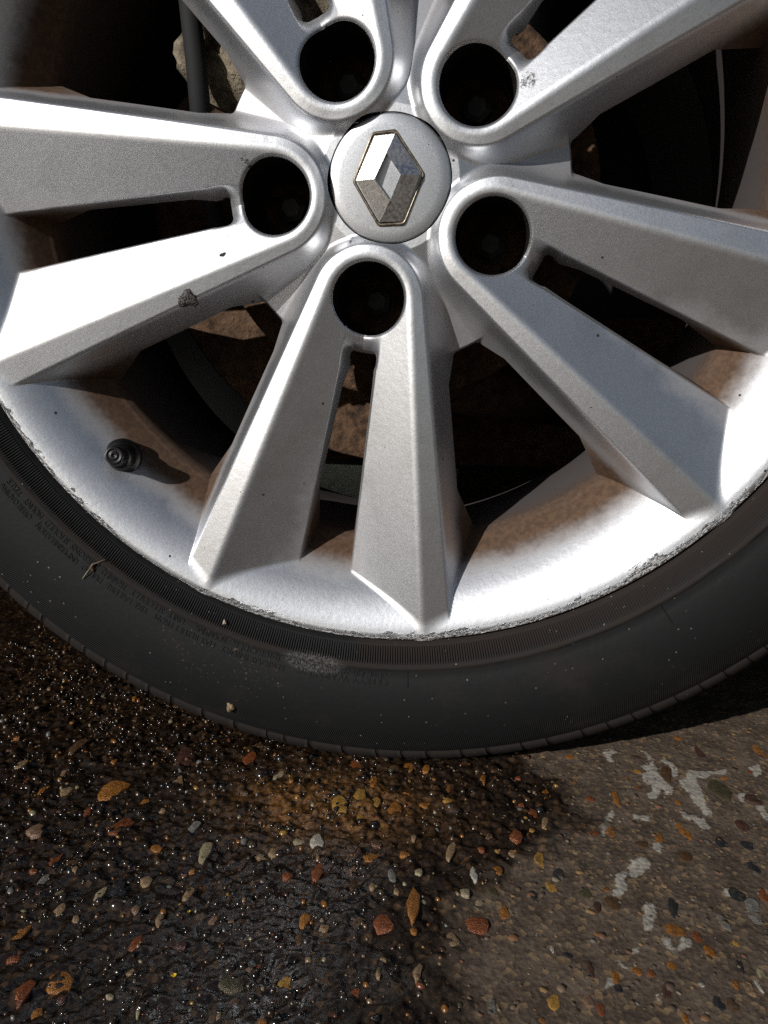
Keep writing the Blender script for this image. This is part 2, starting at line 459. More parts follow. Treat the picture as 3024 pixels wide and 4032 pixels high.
# bolt hole lining and bolt, shared by the five spokes
ang = np.linspace(0, 2 * np.pi, 97)[:-1]
hu = 57.15 + 18.05 * np.cos(ang); hv = 18.05 * np.sin(ang); hz = face_z(hu, hv)[0] - 0.25
V, F = [], []
steps = [0.0, 0.12, 0.5, 1.0]
for q, s in enumerate(steps):
    for k in range(96):
        rr = 18.02 - (0.25 * s)
        V.append((57.15 + rr * math.cos(ang[k]), rr * math.sin(ang[k]), hz[k] * (1 - s) - 48 * s))
for q in range(3):
    for k in range(96): F.append((q * 96 + k, q * 96 + (k + 1) % 96, (q + 1) * 96 + (k + 1) % 96, (q + 1) * 96 + k))
F.append(tuple(3 * 96 + k for k in range(96)))
hole_me = mesh('bolt_hole', np.array(V) * MM, F)
bp_ = [(0.01, -33), (5.0, -33), (8.0, -34.2), (8.2, -44), (12.5, -45), (13.5, -47.5)]
v6, f6 = lathe(bp_, 6); v6[:, 0] += 57.15 * MM
bolt_me = mesh('wheel_bolt', v6, f6, False)
for ph in PH:
    s = obj('double_spoke', spoke_me, SILVER, wheel); s.rotation_euler = (0, 0, ph)
    obj('bolt_hole', hole_me, GRIME, s); obj('wheel_bolt', bolt_me, STEEL, s)

def surf(x, y):
    """height of the cast face at wheel position (x, y) in mm"""
    a = math.atan2(y, x); ph = min(PH, key=lambda p: abs(math.remainder(a - p, 2 * math.pi)))
    u = x * math.cos(ph) + y * math.sin(ph); v = -x * math.sin(ph) + y * math.cos(ph)
    return float(face_z(np.array([u]), np.array([v]))[0][0])

# ------------------------------------------------------------------ centre cap with the diamond emblem
cp = [(0.01, 0.6), (8, 0.55), (16, 0.42), (24, 0.2), (28.8, -0.1), (29.5, -0.4), (29.8, -1.0), (29.8, -7), (32.5, -7.0), (32.5, -9)]
v, f = lathe(cp, 128); cap = obj('centre_cap', mesh('centre_cap', v, f), CAPM, wheel)
EA, EB, EC, ED, EE, EF = (2.4, 19.6), (-7.6, 19.0), (-16.0, -1.4), (-4.4, -20.2), (6.6, -19.4), (14.9, 1.3)
it, il, ib, ir = (-1.5, 10.9), (-6.9, -0.9), (0.7, -10.6), (5.7, 1.0)
def up_l(p): return 5.0 + 0.16 * (p[0] + 6.9) - 0.20 * (p[1] + 0.9)
def up_r(p): return 5.0 - 0.16 * (p[0] - 5.7) - 0.20 * (p[1] - 1.0)
def lo_l(p): return 5.0 + 0.16 * (p[0] + 6.9) + 0.20 * (p[1] + 0.9)
def lo_r(p): return 5.0 - 0.16 * (p[0] - 5.7) + 0.20 * (p[1] - 1.0)
V, F = [], []
for fn, ring in ((up_l, (EA, EB, EC, il, it)), (up_r, (EA, it, ir, EF)), (lo_r, (EF, ir, ib, ED, EE)), (lo_l, (EC, ED, ib, il))):
    k = len(V); n = len(ring)
    V += [(p[0], p[1], max(fn(p), 0.9)) for p in ring]; F.append(tuple(range(k, k + n)))
    k2 = len(V); V += [(p[0], p[1], max(fn(p), 0.9)) for p in ring] + [(p[0], p[1], 0.1) for p in ring]
    F += [(k2 + i, k2 + n + i, k2 + n + (i + 1) % n, k2 + (i + 1) % n) for i in range(n)]
em_me = mesh('emblem', np.array(V) * MM, F, False)
obj('emblem', em_me, CHROME, cap)
hexo = np.array([(2.7, 22.2), (-9.0, 20.9), (-18.4, -1.2), (-5.2, -22.2), (7.9, -21.6), (17.4, 2.0)])
V, F = [], []
def rnd_hex(sc_, n=5):
    o = []
    for k in range(6):
        p, a, b = hexo[k] * sc_, hexo[k - 1] * sc_, hexo[(k + 1) % 6] * sc_
        d1 = (a - p) / np.linalg.norm(a - p); d2 = (b - p) / np.linalg.norm(b - p)
        s, e = p + d1 * 1.6, p + d2 * 1.6
        for q in range(n):
            tt = q / (n - 1); o.append((1 - tt) ** 2 * s + 2 * tt * (1 - tt) * p + tt * tt * e)
    return o
for sc_, z in ((1.0, 0.35), (0.975, 1.35), (0.945, 1.5), (0.925, 1.15), (0.905, 0.45)):
    V += [(p[0], p[1], z) for p in rnd_hex(sc_)]
for q in range(4):
    for k in range(30): F.append((q * 30 + k, q * 30 + (k + 1) % 30, (q + 1) * 30 + (k + 1) % 30, (q + 1) * 30 + k))
obj('emblem_frame', mesh('emblem_frame', np.array(V) * MM, F), EMFRAME, cap)

# ------------------------------------------------------------------ valve
va_, vr = math.radians(-135.8), 205.0
er = np.array([math.cos(va_), math.sin(va_), 0]); et = np.array([-er[1], er[0], 0])
al = 0.30; nv = -er * math.sin(al) + np.array([0, 0, math.cos(al)]); tv = np.cross(nv, et)
v0 = er * vr + np.array([0, 0, float(flange(np.array([vr]))[0])])
def valve_part(prof, n=40):
    v, f = lathe(prof, n); v = v / MM
    return (v0 + np.outer(v[:, 0], et) + np.outer(v[:, 1], tv) + np.outer(v[:, 2], nv)) * MM, f
stem = obj('valve_stem', mesh('valve_stem', *valve_part([(10.2, -3), (10.4, 0.2), (9.6, 1.4), (8.2, 2.4), (7.4, 5), (6.4, 9), (5.0, 10), (4.2, 10.2)])), VALVE, wheel)
obj('valve_cap', mesh('valve_cap', *valve_part([(4.2, 9.6), (5.2, 9.8), (5.3, 11), (5.0, 20.2), (4.5, 21.0), (3.5, 21.2), (3.3, 20.7), (2.4, 20.7), (2.2, 21.1), (1.0, 21.1), (0.8, 20.6), (0.01, 20.6)])), VALVE, stem)

# ------------------------------------------------------------------ tyre
tp = [(233.5, 2.0), (236.6, 6.0), (237.6, 9.4), (239, 10.4), (242.5, 11.4), (246.5, 12.6), (248.4, 13.6), (249.2, 14.6), (250.2, 14.9), (251.2, 14.4), (252.2, 14.1),
      (256, 15.4), (262, 16.6), (270, 17.2), (278, 16.6), (286, 14.6), (294, 11.2), (300, 8.4), (304.0, 6.3), (304.8, 5.0), (307.5, 2.6), (310.2, -1.5),
      (311.4, -6), (312.0, -18), (312.3, -40), (312.3, -60), (309, -61), (309, -69), (312.3, -70), (312.4, -95), (312.3, -120), (309, -121),
      (309, -129), (312.3, -130), (312, -165), (310, -184), (304, -196), (290, -202), (270, -206), (250, -204), (236, -194), (226, -190)]
v, f = lathe(tp, 400); tyre = obj('tyre', mesh('tyre', v, f), RUBBER, wheel)
# ribs moulded round the bead
V, F = [], []
NR = 1130
zr = lambda r: np.interp(r, [237.6, 239, 242.5, 246.5, 248.4], [9.4, 10.4, 11.4, 12.6, 13.6])
for k in range(NR):
    a = 2 * math.pi * k / NR; hw = 0.0026 * 0.42; b = len(V)
    for r in (238.6, 243, 247.8):
        for da, up in ((-hw, -0.3), (-hw * 0.55, 0.75), (hw * 0.55, 0.75), (hw, -0.3)):
            V.append((r * math.cos(a + da), r * math.sin(a + da), float(zr(r)) + up * (0.8 if r > 247 else 1)))
    for q in range(2):
        for j in range(3): F.append((b + q * 4 + j, b + (q + 1) * 4 + j, b + (q + 1) * 4 + j + 1, b + q * 4 + j + 1))
obj('bead_ribs', mesh('bead_ribs', np.array(V) * MM, F, False), RUBBER, tyre, kind='stuff')
# shoulder tread blocks
blk = [(303.6, 5.6), (305.6, 6.2), (308.6, 4.6), (311.8, 1.6), (313.8, -3.0), (314.8, -10), (315.2, -20), (315.2, -36), (311.5, -37)]
def tread_mesh(hw, skew, na=6):
    V, F = [], []; L = len(blk)
    for i in range(na + 1):
        for q, (r, z) in enumerate(blk):
            t_ = (i / na - 0.5) * 2; sk = skew * (q / 8) ** 1.5
            ed = 0.45 if i in (0, na) else 0.0; a = t_ * hw + sk
            V.append(((r - ed) * math.cos(a), (r - ed) * math.sin(a), z - (0.3 if ed else 0)))
    for i in range(na):
        for q in range(L - 1): F.append((i * L + q, i * L + q + 1, (i + 1) * L + q + 1, (i + 1) * L + q))
    F.append(tuple(range(L))); F.append(tuple(range(na * L + L - 1, na * L - 1, -1)))
    return mesh('tread_block', np.array(V) * MM, F)
pit = [random.choice((0.72, 1.0, 1.0, 1.38)) for k in range(130)]; unit = 2 * math.pi / sum(pit)
blocks = {p: tread_mesh(p * unit / 2 - 0.0007, 0.012) for p in (0.72, 1.0, 1.38)}
acc = 0.0
for p in pit:
    o = obj('tread_block', blocks[p], RUBBER, tyre); o.rotation_euler = (0, 0, acc + p * unit / 2); acc += p * unit
# raised lettering, reading clockwise with the letters' tops outwards
zt = lambda r: np.interp(r, [q[0] for q in tp[9:20]], [q[1] for q in tp[9:20]])
def lettering(text, r0, a_start, a_end, height):
    cu = bpy.data.curves.new('lettering', 'FONT'); cu.body = text; cu.extrude = 0.03; cu.resolution_u = 2
    o = bpy.data.objects.new('lettering', cu); C.objects.link(o); bpy.context.view_layer.update()
    m = bpy.data.meshes.new_from_object(o.evaluated_get(bpy.context.evaluated_depsgraph_get()))
    bpy.data.objects.remove(o)
    n = len(m.vertices); co = np.empty(n * 3); m.vertices.foreach_get('co', co); co = co.reshape(-1, 3)
    x0, x1 = co[:, 0].min(), co[:, 0].max(); yh = 0.70
    a = np.radians(a_start + (a_end - a_start) * (co[:, 0] - x0) / (x1 - x0)); r = r0 + height * co[:, 1] / yh
    z = zt(r) + np.where(co[:, 2] > 0, 0.36, -0.6)
    out = np.stack([r * np.cos(a), r * np.sin(a), z], -1) * MM
    m.vertices.foreach_set('co', out.ravel()); m.update()
    return obj('lettering', m, RUBBER, tyre)
lettering('SAFETY WARNING', 254.2, -88.7, -100.0, 5.0)
for tx, a, b in (('SERIOUS INJURY', -101.5, -109.7), ('MAY RESULT FROM', -110.5, -118.6), ('TIRE FAILURE', -119.6, -125.6), ('DUE TO', -126.3, -129.2),
                 ('UNDERINFLATION', -130.0, -136.6), ('OVERLOADING', -137.6, -142.8), ('FOLLOW', -143.8, -147)):
    lettering(tx, 256.6, a, b, 3.2)
for tx, a, b in (('OF TIRE/RIM', -88.9, -93.0), ('ASSEMBLY', -93.5, -97.2), ('DUE TO', -97.9, -100.6), ('IMPROPER', -102.4, -108.6), ('MOUNTING', -109.4, -113.6),
                 ('ONLY', -115.1, -117.3), ('SPECIALLY', -118.0, -122.7), ('TRAINED', -123.4, -127.0), ('PERSONS', -127.7, -131.9),
                 ('SHOULD', -132.4, -136.1), ('MOUNT', -136.8, -139.7), ('TIRES.', -140.4, -142.9)):
    lettering(tx, 252.3 - 0.2, a, b, 3.2)
def mould_line(a, r0, r1, wdt=0.45):
    a = math.radians(a); V = []
    for r in np.linspace(r0, r1, 6):
        for s in (-1, 0, 1): V.append((r * math.cos(a) - s * wdt * math.sin(a), r * math.sin(a) + s * wdt * math.cos(a), float(zt(r)) + (0.35 if s == 0 else -0.1)))
    F = [(q * 3 + j, q * 3 + j + 1, q * 3 + j + 4, q * 3 + j + 3) for q in range(5) for j in range(2)]
    obj('mould_line', mesh('mould_line', np.array(V) * MM, F, False), RUBBER, tyre)
for a, r0, r1 in ((-86.3, 250.5, 260), (-54.8, 250.5, 262.5), (-136.4, 255.5, 258), (-126.8, 249.8, 252.5)): mould_line(a, r0, r1)

# ------------------------------------------------------------------ small things stuck to the wheel
def blob(name, pos, size, mat, label, cat, seed, parent_rot=None):
    r = random.Random(seed); V, F = [], []; n, m = 14, 6
    for i in range(m + 1):
        ph = math.pi * i / m
        for k in range(n):
            a = 2 * math.pi * k / n
            s = 1 + 0.22 * math.sin(3 * a + seed) + 0.12 * math.sin(5 * a + 2 * seed) + r.uniform(-.08, .08)
            V.append((size[0] * s * math.sin(ph) * math.cos(a), size[1] * s * math.sin(ph) * math.sin(a), size[2] * math.cos(ph) * (1 + r.uniform(-.15, .15))))
    for i in range(m):
        for k in range(n): F.append((i * n + k, (i + 1) * n + k, (i + 1) * n + (k + 1) % n, i * n + (k + 1) % n))
    o = obj(name, mesh(name, np.array(V) * MM, F), mat, None, label=label, category=cat)
    o.matrix_world = wheel_mw @ Matrix.Translation(Vector(pos) * MM)
    return o
wheel_mw = Matrix.Translation((0, 0, HUB)) @ Matrix.Rotation(math.pi / 2, 4, 'X')
x, y = -100.7, -57.9
blob('tar_lump', (x, y, surf(x, y) + 0.6), (5.2, 4.4, 1.7), TAR, 'dark glossy tar lump stuck on the lower leg of the left spoke', 'tar', 3)
x, y = -82.3, -36.6
blob('tar_spot', (x, y, surf(x, y) + 0.05), (1.6, 1.5, 0.35), TAR, 'small round dark tar spot beside the left bolt hole', 'tar', 5)
PALE = plain('pale_grit', (0.42, 0.36, 0.27), 0.8, 0, 600, 0.4)
SAND = plain('tan_pebble', (0.26, 0.18, 0.10), 0.7, 0, 500, 0.4)
def on_tyre(px, py, dz=0.0):
    r = math.hypot(px, py); return (px, py, float(np.interp(r, [q[0] for q in tp[:24]], [q[1] for q in tp[:24]])) + dz)
blob('wedged_pebble', on_tyre(-83.6, -280.5, 0.6), (2.4, 2.9, 1.8), SAND, 'tan pebble stuck to the tyre sidewall above the wet ground', 'pebble', 8)
blob('white_grit', on_tyre(-85.0, -229.0, 1.6), (1.2, 1.4, 1.1), PALE, 'white grit grain on the bead just below the kerbed rim edge', 'grit', 9)
blob('bud_scale', on_tyre(-157.5, -200.5, 0.8), (1.2, 2.6, 1.0), plain('brown_bud', (0.11, 0.055, 0.03), 0.6), 'small brown bud scale on the sidewall lettering', 'plant scrap', 11)
tw = [Vector(on_tyre(-150.5, -196, 1.6)), Vector(on_tyre(-156.5, -198.4, 2.4)), Vector(on_tyre(-160, -203, 2.0)), Vector(on_tyre(-163.0, -207.0, 0.6))]
v, f = tube([tuple(p * MM) for p in tw], 0.00022, 6)
o = obj('dry_stalk', mesh('dry_stalk', v, f), plain('dry_straw', (0.35, 0.28, 0.17), 0.7), None, label='thin dry straw stalk lying across the tyre bead', category='stalk')
o.matrix_world = wheel_mw

# ------------------------------------------------------------------ brake and suspension behind the spokes
brake = empty('brake_disc', 'rusty brown brake disc behind the wheel spokes', 'brake disc', (0, 0, HUB), (math.pi / 2, 0, 0))
v, f = lathe([(0.01, -42), (34, -42), (34, -44), (72, -44.5), (75, -46), (76, -62), (78, -66), (108, -66), (110.5, -67), (111, -69), (111, -74), (108, -75), (104, -75), (104, -80), (108, -80), (111, -81), (111, -84), (108, -85), (80, -85), (60, -88)], 160)
obj('disc', mesh('disc', v, f), RUST, brake)
v, f = lathe([(60, -90), (100, -90), (146, -89.5), (153, -88), (155, -90), (153, -93), (60, -93), (60, -90)], 60, math.radians(172), math.radians(264), False)
obj('splash_shield', mesh('splash_shield', v, f), RUST, brake)

cal = empty('brake_caliper', 'dirt caked brake caliper behind the upper left spokes', 'brake caliper', (0, 0, HUB), (math.pi / 2, 0, 0))
def lump(name, a0, a1, r0, r1, z0, z1, mat, parent, seed):
    """a rough cast block following the disc edge"""
    n, k = 26, 12; V, F = [], []
    for i in range(n + 1):
        a = math.radians(a0 + (a1 - a0) * i / n); tap = min(1, 6 * min(i, n - i) / n + 0.45)
        rm, rh, zm, zh = (r0 + r1) / 2, (r1 - r0) / 2 * tap, (z0 + z1) / 2, (z1 - z0) / 2 * tap
        for j in range(k):
            t_ = 2 * math.pi * j / k; cx, sx = math.cos(t_), math.sin(t_)
            q = 1 / max(abs(cx), abs(sx)) ** 0.75
            w_ = 1 + 0.24 * (vnoise(np.array(i * .8 + seed), np.array(j * 1.1))[()] - .5) * 2
            r = rm + rh * cx * q * w_; z = zm + zh * sx * q * w_
            V.append((r * math.cos(a), r * math.sin(a), z))
    for i in range(n):
        for j in range(k): F.append((i * k + j, i * k + (j + 1) % k, (i + 1) * k + (j + 1) % k, (i + 1) * k + j))
    F.append(tuple(range(k))); F.append(tuple(n * k + j for j in range(k - 1, -1, -1)))
    return obj(name, mesh(name, np.array(V) * MM, F), mat, parent)
lump('caliper_body', 106, 156, 86, 138, -66, -37, DIRT, cal, 1)
lump('caliper_bridge', 108, 144, 122, 142, -120, -48, DIRT, cal, 2)
lump('mounting_bracket', 106, 182, 104, 150, -125, -92, RUST, cal, 3)
v, f = tube([(-.116, .150, -.052), (-.108, .10, -.030), (-.104, .06, -.028), (-.103, .01, -.034), (-.108, -.05, -.09)], 0.0055, 14)
o = obj('brake_hose', mesh('brake_hose', v, f), BLACK, None, label='black brake hose hanging in front of the dirty caliper', category='hose')
o.data.materials[0] = plain('hose_rubber', (0.006, 0.006, 0.0065), 0.8)
o.matrix_world = wheel_mw
susp = empty('suspension_arm', 'rusty suspension arm and axle beam low behind the wheel', 'suspension', (0, 0, HUB), (math.pi / 2, 0, 0))
v, f = box(.12, -.118, -.228, .40, .115, .04); obj('axle_beam', mesh('axle_beam', v, f, False), RUST, susp)
v, f = tube([(.02, -.10, -.11), (.06, -.115, -.16), (.12, -.12, -.22)], [.022, .018, .024], 16); obj('control_arm', mesh('control_arm', v, f), RUST, susp)
v, f = tube([(.06, -.05, -.16), (.075, .12, -.17), (.08, .3, -.18)], .024, 18); obj('damper', mesh('damper', v, f), BLACK, susp)

# ------------------------------------------------------------------ the car round the wheel (mostly outside the frame), shaped to keep its underside dark
car = empty('parked_car', 'black wheel arch liner and dark underside of the car behind the wheel', 'car', (0, 0, 0))
n = 48; V, F = [], []
for i in range(n + 1):
    a = math.radians(-12 + 204 * i / n)
    for (r, yy) in ((0.372, 0.015), (0.380, 0.05), (0.385, 0.31), (0.20, 0.33)):
        V.append((r * math.cos(a), yy, HUB + r * math.sin(a)))
for i in range(n):
    for q in range(3): F.append((i * 4 + q, i * 4 + q + 1, (i + 1) * 4 + q + 1, (i + 1) * 4 + q))
obj('wheel_arch_liner', mesh('wheel_arch_liner', V, F), BLACK, car)
v, f = box(0, 0.345, 0.43, 1.2, 0.02, 0.64); obj('inner_panel', mesh('inner_panel', v, f, False), BLACK, car)
v, f = box(-0.6, 1.05, 0.22, 4.0, 1.38, 0.04); obj('underbody_panel', mesh('underbody_panel', v, f, False), BLACK, car)
v, f = box(-0.6, 1.72, 0.33, 4.0, 0.06, 0.52); obj('far_light_block', mesh('far_light_block', v, f, False), BLACK, car)  # unseen panel added to block light from the far side
for x0 in (-2.62, 1.42):
    v, f = box(x0, 0.9, 0.30, 0.06, 1.7, 0.44); obj('end_light_block', mesh('end_light_block', v, f, False), BLACK, car)  # unseen end panels added to keep light from under the car
for x0, x1 in ((-2.4, -0.40), (0.40, 1.25)):
    v, f = box((x0 + x1) / 2, 0.17, 0.375, x1 - x0, 0.30, 0.45); obj('sill', mesh('sill', v, f, False), BLACK, car)

# ------------------------------------------------------------------ ground
WB = [(83.4, -9.2), (108.3, 12.0), (110.5, 34.9), (104.7, 58.5), (91.8, 75.3), (65.1, 87.6), (53.2, 105.6), (50.0, 125.3), (47.1, 151.6), (46.4, 172.0)]
wbz = [-400, -40] + [q[1] for q in WB] + [400]; wbx = [30, 60] + [q[0] for q in WB] + [46]
def wetness(X, Z):
    """how wet (0..1) and how glossy the concrete is; X, Z in mm, Z towards the viewer"""
    e = np.interp(Z, wbz, wbx) - X
    e = e + (vnoise(X / 16 + 9, Z / 16) - .5) * 26 + (vnoise(X / 5, Z / 5 + 7) - .5) * 10
    wet = np.clip(e / 34 + 0.5, 0, 1); wet = wet * wet * (3 - 2 * wet)
    gl = np.clip((np.interp(Z, [-60, 0, 60, 170], [40, 30, 20, 0]) - X) / 55 + 0.5 + (vnoise(X / 22, Z / 22 + 3) - .5) * .9, 0, 1)
    return wet, wet * gl
def geo(a, b, n): return np.geomspace(a, b, n)
xs = np.concatenate([-geo(0.46, 70, 34)[::-1], np.arange(-0.455, -0.2851, 0.0035), np.arange(-0.282, 0.3201, 0.0011), np.arange(0.323, 0.455, 0.0035), geo(0.46, 70, 34)])
ys = np.concatenate([-geo(0.222, 70, 36)[::-1], np.arange(-0.2205, 0.1301, 0.0011), np.arange(0.133, 0.5, 0.005), geo(0.51, 70, 30)])
X, Y = np.meshgrid(xs, ys); Xm, Zm = X * 1000, -Y * 1000
wet, glo = wetness(Xm, Zm)
near = np.clip(1.5 - np.hypot(X, Y) / 0.6, 0, 1)
H = (vnoise(Xm / 45, Zm / 45) - .5) * 1.5 + (vnoise(Xm / 9 + 50, Zm / 9) - .5) * 0.7 + (vnoise(Xm / 3.4, Zm / 3.4 + 31) - .5) * (0.30 + 0.55 * wet) \
    + (vnoise(Xm / 1.9 + 8, Zm / 1.9) - .5) * (0.14 + 0.50 * wet)
H = H + wet * ((vnoise(Xm / 6.5 + 3, Zm / 6.5 + 5) - .5) * 1.5 + (vnoise(Xm / 2.9 + 77, Zm / 2.9) - .5) * 2.3 + (vnoise(Xm / 13, Zm / 13 + 91) - .5) * 1.2)
H = H * near
# dried lime splashed on the dry side: outlines in mm, softened and broken up by the surface
PATCH = ["150.3,-9.6 158.4,-12.3 158.3,-2.7 159.9,4.9 162.8,10.5 160.4,18.1 157.7,17.7 156.4,12.8 152.1,20.6 147.5,22.6 147.7,18.3 151.7,14.9 150.5,9.1 148.6,6.4 148.6,-1.4 152.5,-3.5",
"155.5,-27.2 158.1,-19.0 157.6,-10.6 155.3,-10.3 155.9,-17.0",
"162.4,-16.2 166.2,-20.9 166.0,-16.7 169.2,-15.4 169.8,-5.8 167.3,0.8 165.0,-2.0 166.6,-11.8 164.7,-14.8",
"168.2,3.7 173.4,-1.6 176.1,-8.2 181.9,-7.4 189.9,-8.5 197.9,-11.9 196.5,-6.2 189.4,-6.8 182.5,-0.4 177.6,-1.3 177.4,5.6 177.4,14.4 176.1,24.4 178.0,28.9 176.9,32.4 173.3,31.6 172.8,24.9 170.3,22.4 170.6,15.3 168.4,11.2",
"161.9,28.3 164.7,34.0 172.5,34.3 171.9,38.9 172.9,43.3 168.6,45.1 166.8,37.7 162.4,36.9",
"128.0,74.9 133.0,71.5 136.2,75.0 135.1,78.4 131.5,82.0 126.9,87.3 125.3,84.9 125.4,80.7",
"119.4,84.6 123.7,82.5 123.9,85.1 121.8,88.4 121.7,94.5 118.3,99.8 114.6,99.3 114.7,97.4 117.3,94.1 117.9,88.9",
"128.4,102.8 132.3,102.8 131.6,107.5 129.2,112.3 127.3,117.8 124.3,118.6 124.9,112.9 126.8,109.9 126.3,106.3",
"130.3,122.5 133.7,121.3 133.3,125.5 134.7,128.5 133.4,129.9 131.6,127.3",
"138.9,120.6 141.3,121.2 141.2,124.9 138.0,126.5 134.8,128.1 137.4,124.1",
"130.7,-23.8 136.6,-26.4 138.8,-23.2 134.1,-17.4 135.3,-11.7 132.2,-11.3 131.4,-17.0",
"117.6,50.5 121.2,47.5 121.5,52.5 118.0,57.2",
"121.3,42.3 126.1,35.1 126.6,39.0 122.4,44.8 120.8,47.5",
"136.0,37.1 140.1,38.6 144.7,37.3 143.2,42.0 139.5,41.2 136.6,40.3",
"141.2,59.6 144.2,59.2 144.6,63.8 142.3,67.5 140.8,64.3",
"165.1,89.5 168.4,87.6 167.7,90.6 164.4,94.9",
"202.5,21.6 206.1,20.5 206.8,27.2 204.5,33.4 203.1,29.0",
"110.3,135.5 111.8,137.3 113.3,139.0 110.8,139.3",
"211.8,-16.2 218.9,-20.5 217.7,-12.2 212.4,-6.8 212.3,-11.5",
"117.1,129.1 119.7,128.4 119.2,130.9 116.9,131.5",
"197.5,10.3 201.2,11.2 197.3,18.1 195.5,16.3",
"121.5,151.1 123.7,150.2 122.6,152.4",
"105.7,144.4 107.1,144.6 106.1,147.3 103.7,149.1 103.7,147.6"]
lime = np.full(X.shape, -9.0)
for s_ in PATCH:
    P = np.array([tuple(map(float, q.split(','))) for q in s_.split()])
    i0, i1 = np.searchsorted(xs, [(P[:, 0].min() - 4) * MM, (P[:, 0].max() + 4) * MM]); j0, j1 = np.searchsorted(ys, [-(P[:, 1].max() + 4) * MM, -(P[:, 1].min() - 4) * MM])
    A, B = Xm[j0:j1, i0:i1], Zm[j0:j1, i0:i1]
    if A.size == 0: continue
    ins = np.zeros(A.shape, bool); dist = np.full(A.shape, 99.0)
    for (ax, az), (bx_, bz) in zip(P, np.roll(P, -1, 0)):
        c_ = ((az > B) != (bz > B)) & (A < (bx_ - ax) * (B - az) / (bz - az + 1e-9) + ax); ins ^= c_
        t_ = np.clip(((A - ax) * (bx_ - ax) + (B - az) * (bz - az)) / ((bx_ - ax) ** 2 + (bz - az) ** 2 + 1e-9), 0, 1)
        dist = np.minimum(dist, np.hypot(A - ax - t_ * (bx_ - ax), B - az - t_ * (bz - az)))
    lime[j0:j1, i0:i1] = np.maximum(lime[j0:j1, i0:i1], np.where(ins, dist, -dist))
lime = np.clip(lime, -9, 6)
H = H + 0.22 * np.clip(lime + 0.6 + (vnoise(Xm / 2.2, Zm / 2.2) - .5) * 2.4, 0, 1) * near
Zg = H * MM
nx, ny = len(xs), len(ys)
I = np.arange(nx * ny).reshape(ny, nx)
Fq = np.stack([I[:-1, :-1], I[:-1, 1:], I[1:, 1:], I[1:, :-1]], -1).reshape(-1, 4)
gm = bpy.data.meshes.new('ground')
gm.vertices.add(nx * ny); gm.vertices.foreach_set('co', np.stack([X, Y, Zg], -1).ravel())
gm.loops.add(Fq.size); gm.loops.foreach_set('vertex_index', Fq.ravel().astype(np.int32))
gm.polygons.add(len(Fq)); gm.polygons.foreach_set('loop_start', np.arange(0, Fq.size, 4, dtype=np.int32))
gm.polygons.foreach_set('use_smooth', np.ones(len(Fq), bool)); gm.update(calc_edges=True)
sand = np.clip(1.25 * np.exp(-(((Xm + 22) / 44) ** 2 + ((Zm - 50) / 27) ** 2)), 0, 1)
for nm, dat in (('wet', wet), ('gloss', glo), ('sand', sand), ('lime', lime)):
    gm.attributes.new(nm, 'FLOAT', 'POINT').data.foreach_set('value', dat.ravel().astype(np.float32))

def concrete():
    t = NT('aggregate_concrete'); c = t.coord()
    wetf, glf, sf = t.attr('wet'), t.attr('gloss'), t.attr('sand')
    n1 = t.noise(c, 60, 5, 0.6); n2 = t.noise(c, 420, 4, 0.65); n3 = t.noise(c, 1500, 3, 0.6)
    v = t.voro(c, 420); rc = t.sep(v.outputs['Color'])
    v2 = t.voro(c, 150); rc2 = t.sep(v2.outputs['Color'])
    dry = t.mix(t.ramp(n1, 0.3, 0.7), (0.072, 0.051, 0.037), (0.138, 0.104, 0.078))
    dry = t.mix(t.math('MULTIPLY', t.ramp(n2, 0.45, 0.75), 0.6), dry, (0.20, 0.155, 0.105))
    dry = t.mix(t.math('MULTIPLY', t.ramp(n2, 0.45, 0.30), 0.6), dry, (0.045, 0.034, 0.026))
    n5 = t.noise(c, 130, 4, 0.7)
    dry = t.mix(t.math('MULTIPLY', t.ramp(n5, 0.52, 0.66), 0.65), dry, (0.055, 0.045, 0.036))
    dry = t.mix(t.math('MULTIPLY', t.ramp(rc[0], 0.82, 0.9), 0.55), dry, (0.30, 0.20, 0.11))
    dk = t.mix(t.ramp(n2, 0.35, 0.7), (0.005, 0.0034, 0.0024), (0.030, 0.0175, 0.0105))
    dk = t.mix(t.math('MULTIPLY', t.ramp(rc[0], 0.86, 0.93), 0.5), dk, (0.10, 0.055, 0.025))
    sandc = t.mix(t.ramp(n2, 0.35, 0.65), (0.045, 0.020, 0.006), (0.25, 0.115, 0.030))
    dk = t.mix(t.math('MULTIPLY', sf, t.ramp(n1, 0.25, 0.6)), dk, sandc)
    lm = t.math('ADD', t.attr('lime'), t.math('MULTIPLY', t.math('SUBTRACT', t.noise(c, 520, 5, 0.7), 0.5), 5.5))
    lmk = t.math('MULTIPLY', t.ramp(lm, -0.7, 0.3), t.ramp(n3, 0.26, 0.42))
    dry = t.mix(t.math('MULTIPLY', lmk, 0.93), dry, t.mix(t.ramp(n2, 0.35, 0.65), (0.30, 0.27, 0.225), (0.46, 0.43, 0.37)))
    base = t.mix(wetf, dry, dk)
    rough = t.mixf(glf, t.mixf(wetf, 0.92, 0.5), 0.13)
    b = t.bump(n2, 0.34, 0.0014)
    b = t.bump(v.outputs['Distance'], 0.25, 0.0012, b)
    b = t.bump(n3, 0.10, 0.0007, b)
    return t.set(Base_Color=base, Roughness=rough, Normal=b, Specular_IOR_Level=t.mixf(glf, t.mixf(wetf, 0.15, 0.2), 0.85))
ground = obj('ground', gm, concrete(), None, kind='structure', label='speckled aggregate concrete, wet and dark on the left, dry on the right')
def ground_h(xm, zm):
    """height of the sheet in mm at a point given in mm"""
    i = np.clip(np.searchsorted(xs, xm * MM), 0, nx - 1); j = np.clip(np.searchsorted(ys, -zm * MM), 0, ny - 1)
    return Zg[j, i] * 1000

